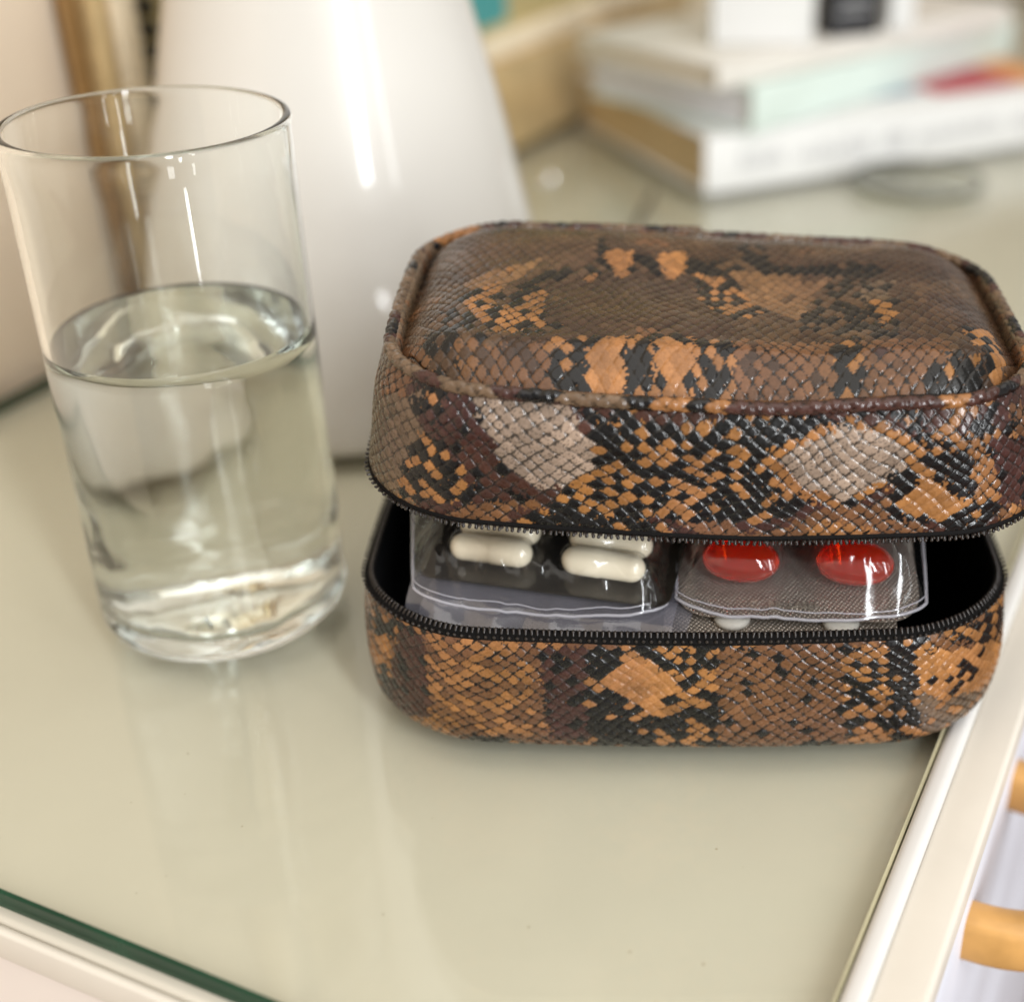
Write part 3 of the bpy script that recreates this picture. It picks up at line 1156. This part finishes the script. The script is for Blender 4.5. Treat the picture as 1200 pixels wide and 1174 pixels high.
# puffy top panel
P, X, Y, e_ = top_surface()
col, h = skin(X, Y, 3.4, 4.3, TOP_P, def_top, sd=4, H=.36)
P1, Nn = displace(P, h, False)
if Nn[..., 2].mean() < 0:
    P1, Nn = displace(P, -h, False)
top_o = grid('top_panel', loc(lid_xf(P1)), M['leather'], lid_o, cols=col.reshape(-1, 3))

# piping cord round the top panel
op, perp = outline(THW + 1.9, THD + 1.9, TCR + 2, 1100)
npp = out_normals(op)
sag = np.interp(np.linspace(0, 1, 1100), np.linspace(0, 1, len(rim_top)), rim_top[:, 2])
a = np.linspace(0, 2 * np.pi, 20, endpoint=False)
u = np.linspace(0, perp, 1100, endpoint=False) - perp / 2
PU, PA = np.meshgrid(u, a / (2 * np.pi) * 9.0, indexing='ij')
mm_, cu_, cv_, ci_, cj_, du_, dv_ = cells(PU, PA, 4.2, 4.5, sd=6, warp=.3)
seg = vnoise(cu_ / 9.0, cu_ * 0, 101)
ty = np.where(seg < .30, 0, np.where(seg < .52, 3, np.where(seg < .74, 7, np.where(seg < .80, 0, 1))))
ty = np.where((cu_ > -35) & (cu_ < -20), 7, ty)
ty = np.where((cu_ > -19) & (cu_ < -14), 0, ty)
ty = np.where((cu_ > -14) & (cu_ < -6), 1, ty)
ty = np.where((cu_ > -6) & (cu_ < -1), 0, ty)
ty = np.where((cu_ > -1) & (cu_ < 4), 1, ty)
ty = np.where((cu_ > 4) & (cu_ < 52), 3, ty)
ty = np.where((cu_ > 52) & (cu_ < 58), 1, ty)
pcol = PAL[ty.astype(int)] * (.8 + .4 * hash2(ci_, cj_, 3))[..., None]
pcol = pcol * (1 - sstep(.75, .95, mm_)[..., None] * .85)
hp = .32 * (1 - sstep(.4, 1, mm_)) + .10 * np.sin(PU * 2.6 + 1.5 * np.sin(PU * .7))
R = 1.40 + hp
Q = np.zeros((1100, 20, 3))
Q[..., 0] = op[:, None, 0] + npp[:, None, 0] * np.cos(a) * R
Q[..., 1] = op[:, None, 1] + npp[:, None, 1] * np.cos(a) * R
Q[..., 2] = sag[:, None] - .7 + np.sin(a) * R
grid('piping', loc(lid_xf(Q)), M['leather'], lid_o, cu=True, cv=True, cols=pcol.reshape(-1, 3))
# dark cloth under the seam so nothing shows through
ring_wall('seam_cloth', op, npp, [(.4, LH - 3.4), (-.6, LH - 3.2), (-3.0, LH - 3.6), (-6.0, LH - 3.4)], M['lining'], lid_o, lid_xf)

ol, _ = outline(HW + 1.3, LHD, CR - 4, 480)
nl = out_normals(ol)
ring_wall('lining', ol, nl, [(-.6, .5), (-1.8, .6), (-2.6, 3), (-4, 14), (-12, 18.5), (-30, 19), (-53.5, 19)], M['lining'], lid_o, lid_xf)
ring_wall('zip_tape', ol, nl, [(.05, .8), (.5, .3), (.5, -.2), (.1, -.6), (-.5, -.8), (-1.4, -1.1), (-2.2, -1.1), (-2.2, -.8), (-1.5, -.3), (-1.0, 1.0)], M['tape'], lid_o, lid_xf)
teeth('zip_teeth', ol, nl, lambda y: -.85, -.45, (.12, -1.0), lid_o, lid_xf)
teeth('zip_stitches', ol, nl, lambda y: -.2, .25, (.5, -.1), lid_o, lid_xf, 1.9)

# hinge of leather at the back between the two halves
hx = np.linspace(-52, 52, 60)
hbk = float(base_height(np.array(54.0)))
yb = BY + 54.0
lb = lid_xf(np.array([[0.0, LHD - .5, 0.0]]))[0]
Q = np.zeros((60, 6, 3))
for k in range(6):
    f = k / 5
    Q[:, k, 0] = BX + hx
    Q[:, k, 1] = yb * (1 - f) + lb[1] * f + 3.0 * math.sin(math.pi * f) - .09 * 54 * (hx / 60) ** 2
    Q[:, k, 2] = (hbk - 1) * (1 - f) + (lb[2] + 1) * f
hc, _ = skin(np.broadcast_to(hx[:, None], (60, 6)) + 300, Q[..., 2], 4.7, 3.7, [], def_base, sd=8)
grid('hinge', loc(Q), M['leather'], pouch, cols=hc.reshape(-1, 3))


# ------------------------------------------------------------------ what lies in the pouch
def plane_z(y):
    return .0345 + .24 * (y - .279)


TILT = math.atan(.24)


def capsule_mesh(L, r, split=True):
    n = 14
    pr = []
    for k in range(8):
        a_ = math.pi / 2 * k / 7
        pr.append((r * .955 * math.sin(a_), -L / 2 + r * .955 * (1 - math.cos(a_))))
    if split:
        pr += [(r * .955, L * .02), (r, L * .025)]
    for k in range(8):
        a_ = math.pi / 2 * k / 7
        pr.append((r * math.cos(a_), L / 2 - r + r * math.sin(a_)))
    pr = np.array(pr)
    t = np.linspace(0, 2 * np.pi, 24, endpoint=False)
    Pm = np.stack([np.tile(pr[:, 1], (24, 1)), np.outer(np.cos(t), pr[:, 0]), np.outer(np.sin(t), pr[:, 0])], -1)
    return Pm


def dome_shell(L, r, hgt, flange):
    """half capsule bubble with a small flange; x long axis"""
    nx, na = 30, 13
    xs = np.linspace(-1, 1, nx)
    Pm = np.zeros((nx, na, 3))
    for i, x in enumerate(xs):
        ex = abs(x) * L / 2
        k = max(0.0, ex - (L / 2 - r)) / r
        w_ = r * math.sqrt(max(0.02, 1 - k ** 2.6))
        hh_ = hgt * math.sqrt(max(0.0, 1 - k ** 3.2))
        for j in range(na):
            a_ = math.pi * j / (na - 1)
            Pm[i, j] = (x * L / 2, -w_ * np.sign(math.cos(a_)) * abs(math.cos(a_)) ** .7, hh_ * math.sin(a_) ** .75)
    return Pm


def card_outline(wd, dp, r, n=6):
    pts = []
    for (sx, sy, a0) in ((1, 1, 0), (-1, 1, 90), (-1, -1, 180), (1, -1, 270)):
        for k in range(n + 1):
            a_ = math.radians(a0 + 90 * k / n)
            pts.append((sx * (wd / 2 - r) + r * math.cos(a_), sy * (dp / 2 - r) + r * math.sin(a_)))
    return pts


def plate(name, pts, z0, z1, material, parent):
    n = len(pts)
    V = [(x, y, z0) for x, y in pts] + [(x, y, z1) for x, y in pts]
    F = [list(range(n))[::-1], list(range(n, 2 * n))] + [[i, (i + 1) % n, n + (i + 1) % n, n + i] for i in range(n)]
    return mesh_np(name, V, F, material, parent, smooth=False)


# white capsules
c0 = np.array([-.0255, .2985])
ang = math.radians(-13)
wp_ = empty('blister_pack', (c0[0], c0[1], plane_z(c0[1]) + .0012), ang, rx=TILT)
tag(wp_, 'clear blister pack of long cream white capsules on dark foil', 'blister pack', 'packs of pills in the pouch')
plate('backing', card_outline(.066, .050, .004), -.0003, 0, M['darkfoil'], wp_)
wp_.children[0].location = (0, .0165, 0)
cs = plate('sheet', card_outline(.066, .050, .004), .0001, .0005, M['blister'], wp_)
cs.location = (0, .0165, 0)
cm = dm = None
for r_ in range(5):
    for c_ in (-1, 1):
        x = c_ * .0148
        y = r_ * .0081 - .0005
        if cm is None:
            k_ = grid('capsule', capsule_mesh(.0218, .0037), M['capsule'], wp_, cv=False, cu=True)
            cm = k_.data
            d_ = grid('blister', dome_shell(.0238, .0041, .0082, 0), M['blister'], wp_)
            dm = d_.data
        else:
            k_ = link('capsule', cm, wp_)
            d_ = link('blister', dm, wp_)
        k_.location = (x, y, .0043)
        k_.rotation_euler = (rng.uniform(0, 6), 0, rng.normal(0, .015) + (math.pi if c_ > 0 else 0))
        d_.location = (x, y, .0006)

# two empty clear trays below the capsule pack
for i, (dx, dy, dz, da) in enumerate([(-.001, -.0045, -.0012, .03), (.0025, -.0062, -.0030, -.02)]):
    y0 = c0[1] + dy
    tr_ = empty('plastic_tray', (c0[0] + dx, y0, plane_z(y0) + dz), ang + da, rx=TILT * .8)
    tag(tr_, ['frosted clear plastic tray directly under the capsule pack', 'lowest clear plastic tray under the capsule pack'][i], 'tray',
        'clear trays in the pouch')
    nx_, ny_ = 60, 30
    xs = np.linspace(-.0345, .0345, nx_)
    ys = np.linspace(-.0125, .040, ny_)
    Xg, Yg = np.meshgrid(xs, ys, indexing='ij')
    Zg = .0007 * (fbm(Xg * 160, Yg * 160, 111 + i) - .5) * 2 - .0045 * np.exp(-((Yg + .0125) / .0035) ** 2) + .0009 * np.sin(Xg * 420 + i) * np.exp(-((Yg + .0125) / .006) ** 2)
    grid('tray_sheet', np.stack([Xg, Yg, Zg], -1), M['tray'], tr_)
    tube('tray_edge', np.stack([xs, xs * 0 - .0125, Zg[:, 0]], -1), .00035, M['seam'], tr_, 6)


# red softgels on foil, and a foil card of white tablets beneath
def gel_mesh(a_, b_, c_):
    nu_, nv_ = 32, 18
    u_ = np.linspace(0, 2 * np.pi, nu_, endpoint=False)
    v_ = np.linspace(-np.pi / 2, np.pi / 2, nv_)
    sg = lambda x, p: np.sign(x) * np.abs(x) ** p
    X_ = a_ * np.outer(sg(np.cos(u_), .85), np.cos(v_) ** .9)
    Y_ = b_ * np.outer(np.sin(u_), np.cos(v_) ** .9)
    Z_ = c_ * np.tile(np.sin(v_), (nu_, 1))
    return np.stack([X_, Y_, Z_], -1)


g0 = np.array([.0375, .2945])
gp = empty('blister_pack', (g0[0], g0[1], plane_z(g0[1]) + .0010), math.radians(-3), rx=TILT)
tag(gp, 'foil blister pack with translucent red softgels', 'blister pack', 'packs of pills in the pouch')
co = plate('foil', card_outline(.0610, .050, .009), -.0003, 0, M['foil'], gp)
co.location = (0, .0120, 0)
co = plate('sheet', card_outline(.0610, .050, .009), .0001, .0004, M['blister'], gp)
co.location = (0, .0120, 0)
gm = dm2 = None
for r_ in range(2):
    for c_ in (-1, 1):
        x, y = c_ * .0143, r_ * .0185 + .001
        if gm is None:
            k_ = grid('softgel', gel_mesh(.0098, .0058, .0054), M['gel'], gp, cu=True)
            gm = k_.data
            d_ = grid('blister', dome_shell(.0245, .0078, .0118, 0), M['blister'], gp)
            dm2 = d_.data
        else:
            k_ = link('softgel', gm, gp)
            d_ = link('blister', dm2, gp)
        k_.location = (x, y, .0060)
        k_.rotation_euler = (0, 0, -.08)
        d_.location = (x, y, .0005)


def text(name, body, size, loc_, parent, material, depth=.0001):
    cu_ = bpy.data.curves.new(name, 'FONT')
    cu_.body = body
    cu_.size = size
    cu_.extrude = depth
    tmp = bpy.data.objects.new(name, cu_)
    C.objects.link(tmp)
    dg = bpy.context.evaluated_depsgraph_get()
    me = bpy.data.meshes.new_from_object(tmp.evaluated_get(dg))
    bpy.data.objects.remove(tmp)
    me.materials.clear()
    me.materials.append(material)
    o_ = link(name, me, parent)
    o_.location = loc_
    return o_


text('embossed_code', 'C   BB  LASEP', .0030, (-.0120, -.0100, .00055), gp, M['emboss'])

t0_ = np.array([.0330, .2870])
tp_ = empty('blister_pack', (t0_[0], t0_[1], plane_z(t0_[1]) - .0030), math.radians(-4), rx=TILT * .7)
tag(tp_, 'silver foil pack of white tablets under the red softgels', 'blister pack', 'packs of pills in the pouch')
co = plate('foil', card_outline(.058, .046, .006), -.0003, 0, M['foil'], tp_)
co.location = (0, .0125, 0)
tm = None
for r_ in range(2):
    for c_ in (-1, 1):
        x, y = c_ * .0135 + .0015, r_ * .0175 - .002
        pr_ = [(0, 0), (.0040, 0), (.0046, .0005), (.0046, .0014), (.0036, .0020), (0, .0023)]
        if tm is None:
            k_ = lathe('tablet', pr_, M['tablet'], tp_, 28)
            tm = k_.data
        else:
            k_ = link('tablet', tm, tp_)
        k_.location = (x, y, .0002)


# clear two-pocket sleeve round the packs
def pocket(corners, bulge, sd, parent, nm, wrinkle=1.0):
    """corners: front-left, front-right, back-right, back-left in plan (m); returns the film and its seam path"""
    fl_, fr_, br_, bl_ = [np.array(c) for c in corners]
    n1, n2 = 90, 56
    s = np.linspace(0, 1, n1)
    t = np.linspace(0, 1, n2)
    Sg, Tg = np.meshgrid(s, t, indexing='ij')
    Pm = ((1 - Sg) * (1 - Tg))[..., None] * fl_ + (Sg * (1 - Tg))[..., None] * fr_ + (Sg * Tg)[..., None] * br_ + ((1 - Sg) * Tg)[..., None] * bl_
    # rounded front
    cornr = (np.abs(2 * Sg - 1) ** 5) * np.exp(-Tg * 6)
    Pm[..., 1] += .006 * cornr + .0022 * (fbm(Sg * 5 + sd, Tg * 0, sd + 11) - .5) * np.exp(-Tg * 5)
    e1 = np.minimum(np.minimum(Sg, 1 - Sg) / .16, np.minimum(Tg, 1) / .22)
    lift = bulge * np.sqrt(sstep(0, 1, e1))
    wr_ = .0028 * (fbm(Sg * 7 + Tg * 3, Tg * 9 - Sg * 4, sd) - .5) + .0016 * (np.abs(fbm(Sg * 16, Tg * 11 + Sg * 9, sd + 3) - .5) * 2 - .3)
    wr_ = wr_ * wrinkle
    Zm = plane_z(Pm[..., 1]) + .0022 + lift + wr_ * sstep(0, .3, e1 + .12) + .0022 * (fbm(Sg * 6, Tg * 0 + 3, sd + 15) - .5) * np.exp(-Tg * 8)
    film = np.concatenate([Pm, Zm[..., None]], -1)
    org = np.array(parent.location)
    o_ = grid(nm, film - org, M['film'], parent)
    path = np.concatenate([film[0, ::-1], film[1:, 0], film[-1, 1:]]) - org
    q = tube('seam', path, .00045, M['seam'], o_, 8)
    path2 = path.copy()
    wv_ = fbm(np.linspace(0, 9, len(path)), np.zeros(len(path)), sd + 19)
    path2[:, 1] += .0006 + .0022 * wv_
    path2[:, 2] += .0004 + .0010 * wv_
    tube('seam', path2, .00022, M['seam'], o_, 6)
    return o_


sl = empty('plastic_sleeve', (.005, .290, .036))
tag(sl, 'clear two pocket plastic sleeve wrapped round the pill packs', 'sleeve')
pocket([(-.0590, .2850), (.0045, .2800), (.0085, .345), (-.066, .345)], .0115, 121, sl, 'pocket')
pocket([(.0068, .2815), (.0690, .2795), (.0745, .345), (.0085, .345)], .0145, 127, sl, 'pocket', .40)


# ------------------------------------------------------------------ dust on the glass
V, F = [], []
for i in range(90):
    sx, tx = rng.uniform(.155, .36), rng.uniform(.05, .36)
    x, y = st(sx, tx)
    if (x - TX) ** 2 + (y - TY) ** 2 < .040 ** 2 or (abs(x - BX * MM) < .09 and y > .262):
        continue
    r0 = rng.uniform(.00014, .00042) * (2.0 if rng.random() < .12 else 1)
    q = len(V)
    for k in range(6):
        a_ = k * math.pi / 3
        V.append((x + r0 * math.cos(a_) * rng.uniform(.5, 1.4), y + r0 * math.sin(a_) * rng.uniform(.5, 1.4), .00005))
    V.append((x, y, .00005 + r0 * .5))
    F += [[q + k, q + (k + 1) % 6, q + 6] for k in range(6)]
ds = mesh_np('dust', V, F, None, mats=[mat('dust_flake', (.40, .36, .26), .9)], midx=[0] * len(F))
tag(ds, 'tiny specks of dust scattered over the glass sheet', 'dust', kind='stuff')
